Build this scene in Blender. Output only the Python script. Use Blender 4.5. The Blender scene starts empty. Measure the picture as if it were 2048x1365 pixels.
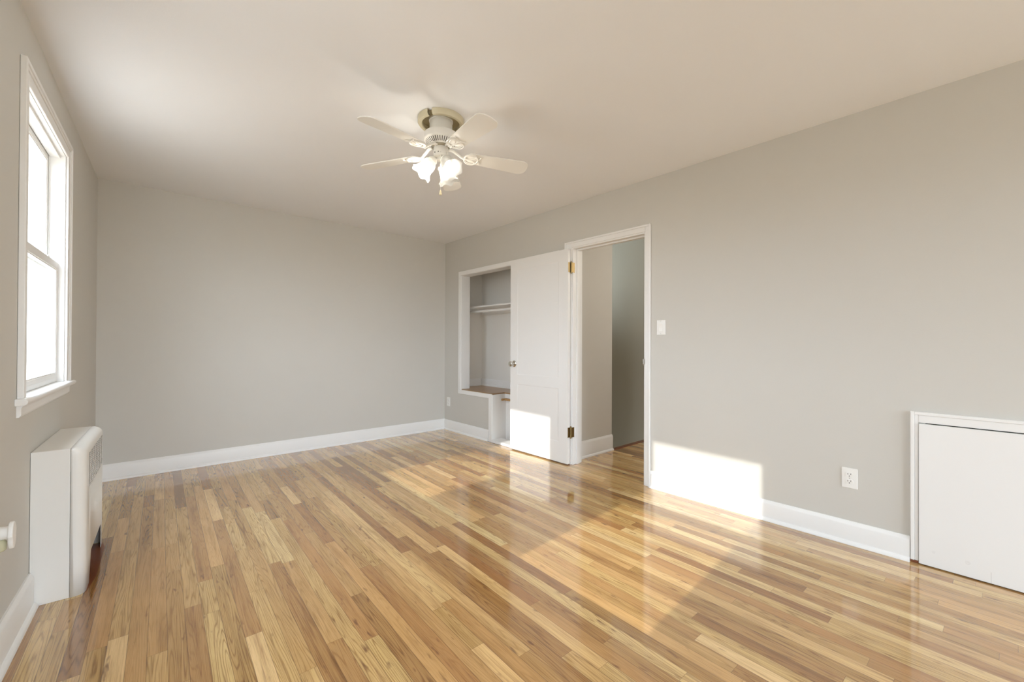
import bpy, bmesh, math, random
from mathutils import Matrix, Vector

random.seed(7)
SC = bpy.context.scene
COL = SC.collection
PI = math.pi

# ------------------------------------------------------------------ camera
H = 2.44          # ceiling height
W = 3.2754        # x of the right wall
L = 4.725         # y of the far wall
A = -0.0419       # the left wall runs slightly out of square: x = A*(L-y)
YB = -3.3        # y of the wall behind the camera
F_PX = 839.2
CAM = Vector((0.253, 0.0, 1.1273))
YAW, PITCH, ROLL = 0.7274, 0.0055, 0.0041

fw = Vector((math.sin(YAW)*math.cos(PITCH), math.cos(YAW)*math.cos(PITCH), math.sin(PITCH)))
rt0 = Vector((math.cos(YAW), -math.sin(YAW), 0))
up0 = rt0.cross(fw)
rt = rt0*math.cos(ROLL) + up0*math.sin(ROLL)
up = -rt0*math.sin(ROLL) + up0*math.cos(ROLL)
cam_d = bpy.data.cameras.new('camera')
cam = bpy.data.objects.new('camera', cam_d)
COL.objects.link(cam)
m = Matrix.Identity(4)
for i in range(3):
    m[i][0], m[i][1], m[i][2], m[i][3] = rt[i], up[i], -fw[i], CAM[i]
cam.matrix_world = m
cam_d.sensor_width = 36.0
cam_d.lens = F_PX/2048*36
cam_d.clip_start = 0.02
SC.camera = cam

# ------------------------------------------------------------------ world, sun, lights, exposure
SC.view_settings.view_transform = 'Standard'
SC.view_settings.look = 'None'
SC.view_settings.gamma = 1.0
SC.view_settings.use_curve_mapping = False
SC.view_settings.exposure = 1.63
SC.cycles.max_bounces = 12
SC.cycles.diffuse_bounces = 8
SC.cycles.glossy_bounces = 4
SC.cycles.transmission_bounces = 6
SC.cycles.transparent_max_bounces = 12
SC.cycles.sample_clamp_indirect = 6.0

wd = bpy.data.worlds.new('sky')
SC.world = wd
wd.use_nodes = True
wnt = wd.node_tree
bg = wnt.nodes['Background']
# bright hazy sky above the horizon, dimmer ground below it
wtc = wnt.nodes.new('ShaderNodeTexCoord')
wsx = wnt.nodes.new('ShaderNodeSeparateXYZ')
wnt.links.new(wtc.outputs['Generated'], wsx.inputs[0])
wmr = wnt.nodes.new('ShaderNodeMapRange')
wmr.inputs[1].default_value, wmr.inputs[2].default_value = -0.05, 0.06
wnt.links.new(wsx.outputs['Z'], wmr.inputs[0])
wmx = wnt.nodes.new('ShaderNodeMixRGB')
wmx.inputs[1].default_value = (0.30, 0.29, 0.27, 1)
wmx.inputs[2].default_value = (0.84, 0.95, 1.10, 1)
wnt.links.new(wmr.outputs[0], wmx.inputs[0])
wnt.links.new(wmx.outputs[0], bg.inputs['Color'])
bg.inputs['Strength'].default_value = 4.5

SUN_AZ, SUN_TAN = math.radians(3.2), 0.497
sd = Vector((math.cos(SUN_AZ), math.sin(SUN_AZ), -SUN_TAN)).normalized()
sun_d = bpy.data.lights.new('sun', 'SUN')
sun_d.energy = 1.35
sun_d.color = (1.0, 0.96, 0.91)
sun_d.angle = math.radians(0.6)
sun = bpy.data.objects.new('sun', sun_d)
COL.objects.link(sun)
sun.rotation_euler = sd.to_track_quat('-Z', 'Y').to_euler()


def area(name, loc, direction, sx, sy, power, color):
    d = bpy.data.lights.new(name, 'AREA')
    d.shape = 'RECTANGLE'
    d.size, d.size_y = sx, sy
    d.energy = power
    d.color = color
    o = bpy.data.objects.new(name, d)
    COL.objects.link(o)
    o.location = loc
    o.rotation_euler = Vector(direction).to_track_quat('-Z', 'Y').to_euler()
    return o


# portals: the left windows and the added back windows that let in the sky
for loc, d_ in (((-0.30, 2.98, 1.53), (1, 0.042, 0)), ((-0.38, 1.15, 1.53), (1, 0.042, 0)),
                ((1.22, YB-0.2, 1.18), (0, 1, 0)), ((2.60, YB-0.2, 1.18), (0, 1, 0))):
    po = area('window_portal', loc, d_, 1.3, 1.4 if d_[0] else 2.25, 1.0, (1, 1, 1))
    po.data.cycles.is_portal = True
# unseen fill light added to brighten the hall outside the doorway
hl = bpy.data.lights.new('hall_fill_light', 'POINT')
hl.energy = 5.4
hl.color = (1.0, 0.9, 0.78)
hl.shadow_soft_size = 0.12
hlo = bpy.data.objects.new('hall_fill_light', hl)
COL.objects.link(hlo)
hlo.location = (4.3, 1.3, 2.1)
st_l = area('stair_fill_light', (4.40, L-0.06, 1.75), (0.30, -1.0, 0.30), 0.5, 0.6, 3.2, (0.80, 0.92, 1.0))  # fill light added to lift the upper stairwell wall
st_l.data.spread = math.radians(75)


# ------------------------------------------------------------------ material helpers
def mat(name, col, rough=0.5, metal=0.0, bump=0.0, bscale=200.0, spec=0.5, vary=0.0, coat=0.0):
    mt = bpy.data.materials.new(name)
    mt.use_nodes = True
    nt = mt.node_tree
    p = nt.nodes['Principled BSDF']
    p.inputs['Base Color'].default_value = (*col, 1)
    p.inputs['Roughness'].default_value = rough
    p.inputs['Metallic'].default_value = metal
    p.inputs['Specular IOR Level'].default_value = spec
    p.inputs['Coat Weight'].default_value = coat
    tc = nt.nodes.new('ShaderNodeTexCoord')
    if bump:
        n = nt.nodes.new('ShaderNodeTexNoise')
        n.inputs['Scale'].default_value = bscale
        n.inputs['Detail'].default_value = 3
        nt.links.new(tc.outputs['Object'], n.inputs['Vector'])
        b = nt.nodes.new('ShaderNodeBump')
        b.inputs['Strength'].default_value = bump
        b.inputs['Distance'].default_value = 0.002
        nt.links.new(n.outputs['Fac'], b.inputs['Height'])
        nt.links.new(b.outputs['Normal'], p.inputs['Normal'])
    if vary:
        n2 = nt.nodes.new('ShaderNodeTexNoise')
        n2.inputs['Scale'].default_value = 2.3
        n2.inputs['Detail'].default_value = 2
        nt.links.new(tc.outputs['Object'], n2.inputs['Vector'])
        mx = nt.nodes.new('ShaderNodeMixRGB')
        mx.inputs['Color1'].default_value = (*[c*(1-vary) for c in col], 1)
        mx.inputs['Color2'].default_value = (*[min(1, c*(1+vary)) for c in col], 1)
        nt.links.new(n2.outputs['Fac'], mx.inputs['Fac'])
        nt.links.new(mx.outputs['Color'], p.inputs['Base Color'])
    return mt


M_WALL = mat('greige_wall_paint', (0.605, 0.588, 0.545), 0.62, bump=0.12, bscale=260, vary=0.015, spec=0.3)
M_CEIL = mat('ceiling_paint', (0.82, 0.825, 0.835), 0.8, bump=0.1, bscale=200, vary=0.012, spec=0.2)
M_TRIM = mat('white_trim_paint', (0.83, 0.825, 0.81), 0.38, bump=0.05, bscale=90, spec=0.4)
M_DOOR = mat('white_door_paint', (0.82, 0.815, 0.80), 0.4, bump=0.05, bscale=60, spec=0.4)
M_CLOSET = mat('closet_paint', (0.82, 0.80, 0.76), 0.6, bump=0.1, bscale=200, spec=0.3)
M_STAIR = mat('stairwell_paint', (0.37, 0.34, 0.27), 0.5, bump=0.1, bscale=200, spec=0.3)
M_BRASS = mat('aged_brass', (0.30, 0.22, 0.10), 0.38, metal=1.0)
M_BRASS_L = mat('bright_brass', (0.62, 0.50, 0.28), 0.3, metal=1.0)
M_NICKEL = mat('satin_nickel', (0.62, 0.58, 0.52), 0.22, metal=1.0)
M_PLASTIC = mat('white_plastic', (0.84, 0.83, 0.80), 0.35)
M_DARK = mat('dark_slot', (0.03, 0.028, 0.025), 0.7)
M_RAD = mat('radiator_enamel', (0.80, 0.785, 0.75), 0.33, bump=0.04, bscale=40, spec=0.5)
M_FAN = mat('fan_white_enamel', (0.80, 0.78, 0.73), 0.3, spec=0.5)
M_BLADE = mat('fan_blade_white', (0.80, 0.785, 0.74), 0.32, bump=0.04, bscale=25, spec=0.5)
M_RING = mat('yellowed_plastic', (0.60, 0.54, 0.38), 0.4)
M_TAN = mat('tan_plate', (0.36, 0.30, 0.17), 0.6)
M_FOB = mat('cream_pull', (0.80, 0.70, 0.45), 0.4)
M_STOPTIP = mat('white_rubber', (0.75, 0.74, 0.72), 0.6)
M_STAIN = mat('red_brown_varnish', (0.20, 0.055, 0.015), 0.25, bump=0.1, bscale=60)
M_SEAM = mat('seam_shadow', (0.10, 0.09, 0.075), 0.8)


def glass_mat():
    mt = bpy.data.materials.new('window_glass')
    mt.use_nodes = True
    nt = mt.node_tree
    nt.nodes.clear()
    out = nt.nodes.new('ShaderNodeOutputMaterial')
    tr = nt.nodes.new('ShaderNodeBsdfTransparent')
    tr.inputs['Color'].default_value = (0.95, 0.96, 0.955, 1)
    gl = nt.nodes.new('ShaderNodeBsdfGlossy')
    gl.inputs['Roughness'].default_value = 0.02
    fr = nt.nodes.new('ShaderNodeMapRange')
    lw = nt.nodes.new('ShaderNodeLayerWeight')
    lw.inputs['Blend'].default_value = 0.3
    nt.links.new(lw.outputs['Facing'], fr.inputs[0])
    fr.inputs[1].default_value, fr.inputs[2].default_value = 0.3, 1.0
    fr.inputs[3].default_value, fr.inputs[4].default_value = 0.02, 0.10
    mx = nt.nodes.new('ShaderNodeMixShader')
    nt.links.new(fr.outputs[0], mx.inputs[0])
    nt.links.new(tr.outputs[0], mx.inputs[1])
    nt.links.new(gl.outputs[0], mx.inputs[2])
    nt.links.new(mx.outputs[0], out.inputs[0])
    return mt


def shade_mat():
    mt = bpy.data.materials.new('frosted_shade_glass')
    mt.use_nodes = True
    nt = mt.node_tree
    nt.nodes.clear()
    out = nt.nodes.new('ShaderNodeOutputMaterial')
    di = nt.nodes.new('ShaderNodeBsdfDiffuse')
    di.inputs['Color'].default_value = (0.60, 0.59, 0.555, 1)
    tl = nt.nodes.new('ShaderNodeBsdfTranslucent')
    tl.inputs['Color'].default_value = (0.008, 0.0078, 0.0074, 1)
    tr = nt.nodes.new('ShaderNodeBsdfTransparent')
    tr.inputs['Color'].default_value = (0.98, 0.97, 0.94, 1)
    m1 = nt.nodes.new('ShaderNodeMixShader')
    m1.inputs[0].default_value = 0.35
    m2 = nt.nodes.new('ShaderNodeMixShader')
    m2.inputs[0].default_value = 0.2
    nt.links.new(di.outputs[0], m1.inputs[1])
    nt.links.new(tl.outputs[0], m1.inputs[2])
    nt.links.new(m1.outputs[0], m2.inputs[1])
    nt.links.new(tr.outputs[0], m2.inputs[2])
    nt.links.new(m2.outputs[0], out.inputs[0])
    return mt


def emit_mat(name, col, s):
    mt = bpy.data.materials.new(name)
    mt.use_nodes = True
    p = mt.node_tree.nodes['Principled BSDF']
    p.inputs['Base Color'].default_value = (0.9, 0.9, 0.88, 1)
    p.inputs['Emission Color'].default_value = (*col, 1)
    p.inputs['Emission Strength'].default_value = s
    return mt


def reservoir_mat():
    mt = bpy.data.materials.new('yellow_oil_glass')
    mt.use_nodes = True
    p = mt.node_tree.nodes['Principled BSDF']
    p.inputs['Base Color'].default_value = (0.72, 0.70, 0.50, 1)
    p.inputs['Roughness'].default_value = 0.12
    p.inputs['Transmission Weight'].default_value = 0.35
    p.inputs['IOR'].default_value = 1.3
    return mt


def floor_mat():
    mt = bpy.data.materials.new('oak_strip_floor')
    mt.use_nodes = True
    nt = mt.node_tree
    N, Lk = nt.nodes, nt.links.new
    p = N['Principled BSDF']

    def uv(n):
        x = N.new('ShaderNodeUVMap')
        x.uv_map = n
        s = N.new('ShaderNodeSeparateXYZ')
        Lk(x.outputs[0], s.inputs[0])
        return s

    def math_(op, a, b=None, c=None):
        x = N.new('ShaderNodeMath')
        x.operation = op
        for i, v in enumerate((a, b, c)):
            if v is None:
                continue
            if isinstance(v, (int, float)):
                x.inputs[i].default_value = v
            else:
                Lk(v, x.inputs[i])
        return x.outputs[0]

    def comb(a, b, c):
        x = N.new('ShaderNodeCombineXYZ')
        for i, v in enumerate((a, b, c)):
            if isinstance(v, (int, float)):
                x.inputs[i].default_value = v
            else:
                Lk(v, x.inputs[i])
        return x.outputs[0]

    def noise(vec, scale, detail=2.0, rough=0.5):
        x = N.new('ShaderNodeTexNoise')
        x.inputs['Scale'].default_value = scale
        x.inputs['Detail'].default_value = detail
        x.inputs['Roughness'].default_value = rough
        Lk(vec, x.inputs['Vector'])
        return x.outputs['Fac']

    def ramp(fac, stops):
        r = N.new('ShaderNodeValToRGB')
        el = r.color_ramp.elements
        while len(el) < len(stops):
            el.new(0.5)
        for e, (pos, c) in zip(el, stops):
            e.position = pos
            e.color = (*c, 1) if len(c) == 3 else c
        Lk(fac, r.inputs[0])
        return r.outputs['Color']

    def mix(fac, a, b, mode='MIX'):
        x = N.new('ShaderNodeMixRGB')
        x.blend_type = mode
        for i, v in enumerate((fac, a, b)):
            if isinstance(v, (int, float)):
                x.inputs[i].default_value = v
            elif isinstance(v, tuple):
                x.inputs[i].default_value = (*v, 1)
            else:
                Lk(v, x.inputs[i])
        return x.outputs[0]

    g = uv('grain')      # metres along the board, metres across
    e = uv('edge')       # distance from nearest end (m), 0..1 across
    r = uv('tone')       # two random numbers for each board
    u, v = g.outputs[0], g.outputs[1]
    r1, r2 = r.outputs[0], r.outputs[1]
    base = ramp(r1, [(0.0, (0.36, 0.178, 0.066)), (0.22, (0.43, 0.228, 0.086)), (0.5, (0.585, 0.362, 0.152)),
                     (0.78, (0.72, 0.485, 0.228)), (1.0, (0.82, 0.60, 0.325))])
    # hue drift board to board: some redder, some more olive
    hue = ramp(r2, [(0.0, (1.05, 0.975, 0.86)), (0.35, (1.02, 1.0, 0.93)), (1.0, (0.98, 1.01, 0.88))])
    base = mix(1.0, base, hue, 'MULTIPLY')
    # slow mottling along each board
    mot = noise(comb(math_('MULTIPLY', u, 1.9), math_('MULTIPLY', v, 30.0), r2), 1.0, 5, 0.62)
    base = mix(0.8, base, ramp(mot, [(0.30, (0.55, 0.47, 0.38)), (0.47, (0.93, 0.92, 0.89)), (0.58, (1, 1, 1)), (0.8, (1.13, 1.14, 1.14))]), 'MULTIPLY')
    # cathedral figure: contour lines of a noise stretched along the board
    fld = noise(comb(math_('MULTIPLY', u, 0.95), math_('MULTIPLY', v, 21.0), math_('MULTIPLY', r2, 7.0)), 1.0, 1.5, 0.4)
    lines = math_('SINE', math_('MULTIPLY', fld, 120.0))
    lines = math_('MULTIPLY_ADD', lines, 0.5, 0.5)
    lines = math_('POWER', lines, 5.0)
    brk = noise(comb(math_('MULTIPLY', u, 14.0), math_('MULTIPLY', v, 160.0), r1), 1.0, 3, 0.6)
    lines = math_('MULTIPLY', lines, math_('MULTIPLY_ADD', brk, 1.2, 0.15))
    amt = ramp(r2, [(0.10, (0.25,)*3), (0.5, (0.6,)*3), (0.95, (0.95,)*3)])
    fig = math_('MULTIPLY', lines, amt)
    base = mix(fig, base, mix(1.0, base, (0.40, 0.28, 0.18), 'MULTIPLY'))
    # fine straight pores
    por = noise(comb(math_('MULTIPLY', u, 9.0), math_('MULTIPLY', v, 420.0), r1), 1.0, 3, 0.6)
    base = mix(0.6, base, ramp(por, [(0.30, (0.60, 0.50, 0.40)), (0.50, (1, 1, 1)), (0.8, (1.07, 1.07, 1.05))]), 'MULTIPLY')
    # dark knots and mineral streaks
    kn = noise(comb(math_('MULTIPLY', u, 9.0), math_('MULTIPLY', v, 34.0), math_('MULTIPLY', r1, 31.0)), 1.0, 2.5, 0.5)
    knot = ramp(kn, [(0.66, (0, 0, 0)), (0.76, (1, 1, 1))])
    base = mix(math_('MULTIPLY', knot, 0.8), base, (0.14, 0.055, 0.022))
    st = noise(comb(math_('MULTIPLY', u, 3.0), math_('MULTIPLY', v, 95.0), math_('MULTIPLY', r2, 13.0)), 1.0, 2, 0.5)
    streak = ramp(st, [(0.63, (0, 0, 0)), (0.76, (1, 1, 1))])
    base = mix(math_('MULTIPLY', streak, 0.5), base, (0.22, 0.10, 0.045))
    # seams between boards
    dv = math_('ABSOLUTE', math_('SUBTRACT', e.outputs[1], 0.5))
    sv = N.new('ShaderNodeMapRange')
    Lk(dv, sv.inputs[0])
    sv.inputs[1].default_value, sv.inputs[2].default_value = 0.478, 0.497
    su = N.new('ShaderNodeMapRange')
    Lk(e.outputs[0], su.inputs[0])
    su.inputs[1].default_value, su.inputs[2].default_value = 0.0016, 0.0004
    seam = math_('MAXIMUM', sv.outputs[0], su.outputs[0])
    base = mix(math_('MULTIPLY', seam, 0.75), base, (0.085, 0.036, 0.015))
    Lk(base, p.inputs['Base Color'])
    rg = noise(comb(math_('MULTIPLY', u, 1.3), math_('MULTIPLY', v, 3.0), r1), 1.0, 3)
    rr = N.new('ShaderNodeMapRange')
    Lk(rg, rr.inputs[0])
    rr.inputs[3].default_value, rr.inputs[4].default_value = 0.05, 0.13
    Lk(rr.outputs[0], p.inputs['Roughness'])
    p.inputs['Specular IOR Level'].default_value = 0.95
    p.inputs['Coat Weight'].default_value = 0.55
    p.inputs['Coat Roughness'].default_value = 0.045
    p.inputs['Coat IOR'].default_value = 1.6
    # each board lies at a slightly different tilt, plus a little ripple in the varnish
    tc = N.new('ShaderNodeTexCoord')
    wav = noise(tc.outputs['Object'], 9.0, 2)
    hgt = math_('ADD', math_('MULTIPLY', wav, 0.9), math_('MULTIPLY', math_('SUBTRACT', 1.0, seam), 0.5))
    hgt = math_('ADD', hgt, math_('MULTIPLY', por, 0.10))
    b = N.new('ShaderNodeBump')
    b.inputs['Strength'].default_value = 0.14
    b.inputs['Distance'].default_value = 0.003
    Lk(hgt, b.inputs['Height'])
    Lk(b.outputs['Normal'], p.inputs['Normal'])
    return mt


M_GLASS = glass_mat()
M_SHADE = shade_mat()
M_BULB = emit_mat('lit_bulb', (1.0, 0.96, 0.90), 0.5)
M_OIL = reservoir_mat()
M_FLOOR = floor_mat()


# ------------------------------------------------------------------ mesh builder
class MB:
    def __init__(s):
        s.v, s.f = [], []

    def add(s, vs, fs):
        o = len(s.v)
        s.v += [tuple(p) for p in vs]
        s.f += [tuple(i+o for i in f) for f in fs]
        return s

    def box(s, x0, x1, y0, y1, z0, z1):
        vs = [(x, y, z) for x in (x0, x1) for y in (y0, y1) for z in (z0, z1)]
        return s.add(vs, [(0, 1, 3, 2), (4, 6, 7, 5), (0, 4, 5, 1), (2, 3, 7, 6), (0, 2, 6, 4), (1, 5, 7, 3)])

    def prism(s, poly, a0, a1, axis):
        """poly: list of 2-D points in the two other axes (cyclic order x,y,z without axis)"""
        n = len(poly)

        def mk(p, a):
            if axis == 'x':
                return (a, p[0], p[1])
            if axis == 'y':
                return (p[0], a, p[1])
            return (p[0], p[1], a)
        vs = [mk(p, a0) for p in poly] + [mk(p, a1) for p in poly]
        fs = [tuple(range(n)), tuple(range(2*n-1, n-1, -1))]
        fs += [(i, (i+1) % n, (i+1) % n+n, i+n) for i in range(n)]
        return s.add(vs, fs)

    def lathe(s, prof, n=32, M=None, cap=False, scallop=None, a0=0.0, a1=2*PI):
        """prof: list of (r,z); M: matrix placing local z axis"""
        full = abs(a1-a0-2*PI) < 1e-6
        k = n if full else n+1
        vs = []
        for j, (r, z) in enumerate(prof):
            for i in range(k):
                t = a0+(a1-a0)*i/n
                rr, zz = r, z
                if scallop:
                    w = scallop(j/(len(prof)-1))
                    rr = r*(1+w*0.045*math.cos(6*t))
                    zz = z+w*0.006*math.cos(6*t)
                vs.append(Vector((rr*math.cos(t), rr*math.sin(t), zz)))
        if M is not None:
            vs = [M @ q for q in vs]
        fs = []
        for j in range(len(prof)-1):
            for i in range(n):
                i2 = (i+1) % k
                fs.append((j*k+i, j*k+i2, (j+1)*k+i2, (j+1)*k+i))
        if cap and full:
            fs.append(tuple(range(k-1, -1, -1)))
            o = (len(prof)-1)*k
            fs.append(tuple(range(o, o+k)))
        return s.add(vs, fs)

    def tube(s, pts, r, n=8, closed=False):
        pts = [Vector(p) for p in pts]
        m_ = len(pts)
        vs, fs = [], []
        for i, p in enumerate(pts):
            a = pts[i-1] if (i > 0 or closed) else p
            b = pts[(i+1) % m_] if (i < m_-1 or closed) else p
            t = (b-a).normalized()
            q = Vector((0, 0, 1)) if abs(t.z) < 0.9 else Vector((1, 0, 0))
            x = t.cross(q).normalized()
            y = t.cross(x)
            for k in range(n):
                an = 2*PI*k/n
                vs.append(p+x*(r*math.cos(an))+y*(r*math.sin(an)))
        for i in range(m_ if closed else m_-1):
            j = (i+1) % m_
            for k in range(n):
                k2 = (k+1) % n
                fs.append((i*n+k, i*n+k2, j*n+k2, j*n+k))
        if not closed:
            fs.append(tuple(range(n-1, -1, -1)))
            fs.append(tuple(range((m_-1)*n, m_*n)))
        return s.add(vs, fs)

    def sphere(s, c, r, seg=20, ring=12, sc=(1, 1, 1)):
        c = Vector(c)
        vs, fs = [], []
        for j in range(ring+1):
            ph = PI*j/ring
            for i in range(seg):
                t = 2*PI*i/seg
                vs.append(c+Vector((r*sc[0]*math.sin(ph)*math.cos(t), r*sc[1]*math.sin(ph)*math.sin(t), r*sc[2]*math.cos(ph))))
        for j in range(ring):
            for i in range(seg):
                i2 = (i+1) % seg
                fs.append((j*seg+i, j*seg+i2, (j+1)*seg+i2, (j+1)*seg+i))
        return s.add(vs, fs)

    def build(s, name, material, parent=None, M=None, smooth=False, bevel=0.0, seg=2, angle=40, merge=None):
        me = bpy.data.meshes.new(name)
        me.from_pydata([tuple(p) for p in s.v], [], s.f)
        bm = bmesh.new()
        bm.from_mesh(me)
        if merge or (merge is None and not bevel):
            bmesh.ops.remove_doubles(bm, verts=bm.verts, dist=1e-6)
        bmesh.ops.recalc_face_normals(bm, faces=bm.faces)
        bm.to_mesh(me)
        bm.free()
        me.materials.append(material)
        o = bpy.data.objects.new(name, me)
        COL.objects.link(o)
        if parent is not None:
            o.parent = parent
        if M is not None:
            o.matrix_local = M
        if smooth:
            for p in me.polygons:
                p.use_smooth = True
            me.set_sharp_from_angle(angle=math.radians(angle))
        if bevel:
            b = o.modifiers.new('bevel', 'BEVEL')
            b.width = bevel
            b.segments = seg
            b.limit_method = 'ANGLE'
            b.angle_limit = math.radians(35)
            b.harden_normals = False
        return o


def tag(o, label, cat, group=None, kind=None):
    o['label'] = label
    o['category'] = cat
    if group:
        o['group'] = group
    if kind:
        o['kind'] = kind
    return o


def struct(o, label, cat):
    return tag(o, label, cat, kind='structure')


def empty(name, M):
    o = bpy.data.objects.new(name, None)
    o.empty_display_size = 0.1
    COL.objects.link(o)
    o.matrix_world = M
    return o


def slab(us, vs, solid, w0, w1, frame):
    """wall of thickness w0..w1 on a grid of (u,v) lines, cells where solid(u,v); frame(u,v,w)->xyz"""
    mb = MB()
    us, vs = sorted(set(us)), sorted(set(vs))
    nu, nv = len(us)-1, len(vs)-1
    S = [[solid((us[i]+us[i+1])/2, (vs[j]+vs[j+1])/2) for j in range(nv)] for i in range(nu)]

    def q(*pts):
        mb.add([frame(*p) for p in pts], [(0, 1, 2, 3)])
    for i in range(nu):
        for j in range(nv):
            if not S[i][j]:
                continue
            a, b, c, d = us[i], us[i+1], vs[j], vs[j+1]
            for w in (w0, w1):
                q((a, c, w), (b, c, w), (b, d, w), (a, d, w))
            if i == 0 or not S[i-1][j]:
                q((a, c, w0), (a, d, w0), (a, d, w1), (a, c, w1))
            if i == nu-1 or not S[i+1][j]:
                q((b, c, w0), (b, d, w0), (b, d, w1), (b, c, w1))
            if j == 0 or not S[i][j-1]:
                q((a, c, w0), (b, c, w0), (b, c, w1), (a, c, w1))
            if j == nv-1 or not S[i][j+1]:
                q((a, d, w0), (b, d, w0), (b, d, w1), (a, d, w1))
    return mb


ML = Matrix.Translation((0, L, 0)) @ Matrix.Rotation(math.atan(A), 4, 'Z')   # left wall: local x = out of wall, y = along wall
SEND = YB-L-0.05     # local y of the left wall's near end

# ------------------------------------------------------------------ floor
BW = 0.057
CY = 2.63     # y of the hall wall and the edge of the stairwell
XH0, XH1 = W+0.125, 4.90


def build_floor():
    bm = bmesh.new()
    g = bm.loops.layers.uv.new('grain')
    e = bm.loops.layers.uv.new('edge')
    t = bm.loops.layers.uv.new('tone')
    rng = random.Random(21)
    ang = math.atan(A)*0.75
    ca, sa = math.cos(ang), math.sin(ang)

    def P(c, s):
        return (c*ca-s*sa, L+c*sa+s*ca, 0.0)
    lens_e = {}
    c = -0.60
    while c < 5.45:
        s = YB-L-0.4-rng.random()*0.8
        while s < 0.35:
            ln = rng.choice([0.30, 0.42, 0.55, 0.70, 0.85, 1.05, 1.3, 1.6])*rng.uniform(0.85, 1.15)
            vs = [bm.verts.new(P(*q)) for q in ((c, s), (c+BW, s), (c+BW, s+ln), (c, s+ln))]
            f = bm.faces.new(vs)
            ou, ov = rng.random()*50, rng.random()*20
            r1 = min(1, max(0, rng.gauss(0.54, 0.265)))
            r2 = rng.random()
            for lp, (cu, cs) in zip(f.loops, ((0, 0), (1, 0), (1, 1), (0, 1))):
                lp[g].uv = (ou+cs*ln, ov+cu*BW)
                lp[e].uv = (cs*ln, cu)
                lp[t].uv = (r1, r2)
            s += ln
        c += BW

    def cut(co, no):
        bmesh.ops.bisect_plane(bm, geom=bm.verts[:]+bm.edges[:]+bm.faces[:], plane_co=co, plane_no=no, dist=1e-6)
    cut((0, L, 0), (1, A, 0))
    cut((0, L, 0), (0, 1, 0))
    cut((0, YB, 0), (0, 1, 0))
    cut((5.0, 0, 0), (1, 0, 0))
    cut((XH0, 0, 0), (1, 0, 0))
    cut((W, 0, 0), (1, 0, 0))
    cut((4.02, 0, 0), (1, 0, 0))
    cut((0, CY, 0), (0, 1, 0))
    cut((0, CY+.09, 0), (0, 1, 0))
    cut((0, 4.58, 0), (0, 1, 0))
    cut((0, 0.28, 0), (0, 1, 0))
    cut((3.78, 0, 0), (1, 0, 0))
    cut((0, 2.56, 0), (0, 1, 0))
    cut((0, 1.785, 0), (0, 1, 0))
    dead = []
    for f in bm.faces:
        x, y, z = f.calc_center_median()
        inside = (A*(L-y) < x < W and YB < y < L)
        door = (W <= x <= XH0 and 1.785 < y < 2.56)
        hall = (XH0 < x < 5.0 and 0.28 < y < CY)
        clos = (W <= x < 3.78 and CY+.09 < y < 4.58)
        if not (inside or hall or clos or door):
            dead.append(f)
    bmesh.ops.delete(bm, geom=dead, context='FACES')
    for f in bm.faces:
        if f.normal.z < 0:
            f.normal_flip()
    # a thin board thickness
    me = bpy.data.meshes.new('floor')
    bm.to_mesh(me)
    bm.free()
    me.materials.append(M_FLOOR)
    o = bpy.data.objects.new('floor', me)
    COL.objects.link(o)
    return o


struct(build_floor(), 'varnished oak strip floor in mixed honey and brown boards', 'floor')

# ------------------------------------------------------------------ walls and ceiling
XL0 = A*(L-YB)
b = MB()
b.prism([(XL0-0.25, YB-0.25), (5.25, YB-0.25), (5.25, L+0.3), (-0.25, L+0.3)], H, H+0.12, 'z')
struct(b.build('ceiling', M_CEIL), 'plain white ceiling carrying the fan', 'ceiling')

# right wall with the closet opening and the doorway
DO0, DO1, DOZ = 1.785, 2.56, 2.03          # doorway
CO0, CO1, COZ = 2.745, 4.36, 1.985         # closet opening
CLZ, CLY = 0.535, 3.735                     # the step in its lower left part
AC1, ACZ = 0.24, 0.75                     # access hatch (solid behind)


def solid_r(y, z):
    if DO0 < y < DO1 and z < DOZ:
        return False
    if CO0 < y < CLY and 0.0 < z < COZ:
        return False
    if CLY < y < CO1 and CLZ < z < COZ:
        return False
    return True


wr = slab([YB, DO0, DO1, CO0, CLY, CO1, L], [0, CLZ, COZ, DOZ, H], solid_r, W, XH0, lambda u, v, w: (w, u, v))
struct(wr.build('wall_right', M_WALL), 'long greige right wall with doorway and closet opening', 'wall')

b = MB().box(-0.02, W, L, L+0.14, 0, H)
struct(b.build('wall_far', M_WALL), 'plain greige far wall of the room', 'wall')

# left wall with two windows, in its own frame (x out of wall, y along wall)
WOZ0, WOZ1 = 0.90, 2.165
WIN1 = (-2.19, -1.325)
WIN2 = (WIN1[0]-1.83, WIN1[1]-1.83)


def solid_l(y, z):
    for a_, c_ in (WIN1, WIN2):
        if a_ < y < c_ and WOZ0 < z < WOZ1:
            return False
    return True


wl = slab([SEND, WIN2[0], WIN2[1], WIN1[0], WIN1[1], 0.0], [0, WOZ0, WOZ1, H], solid_l, 0.0, -0.20, lambda u, v, w: (w, u, v))
struct(wl.build('wall_left', M_WALL, M=ML), 'greige left wall with the window', 'wall')

# wall behind the camera, with two windows added to let in fill light
ADDED_BWIN = ((0.60, 1.84), (1.98, 3.22))


def solid_b(x, z):
    return not any(a_ < x < c_ and 0.08 < z < 2.28 for a_, c_ in ADDED_BWIN)


wb = slab([XL0-0.2, 0.60, 1.84, 1.98, 3.22, W], [0, 0.08, 2.28, H], solid_b, YB, YB-0.16, lambda u, v, w: (u, w, v))
struct(wb.build('wall_back', M_WALL), 'greige wall behind the viewer with two added windows', 'wall')

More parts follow.
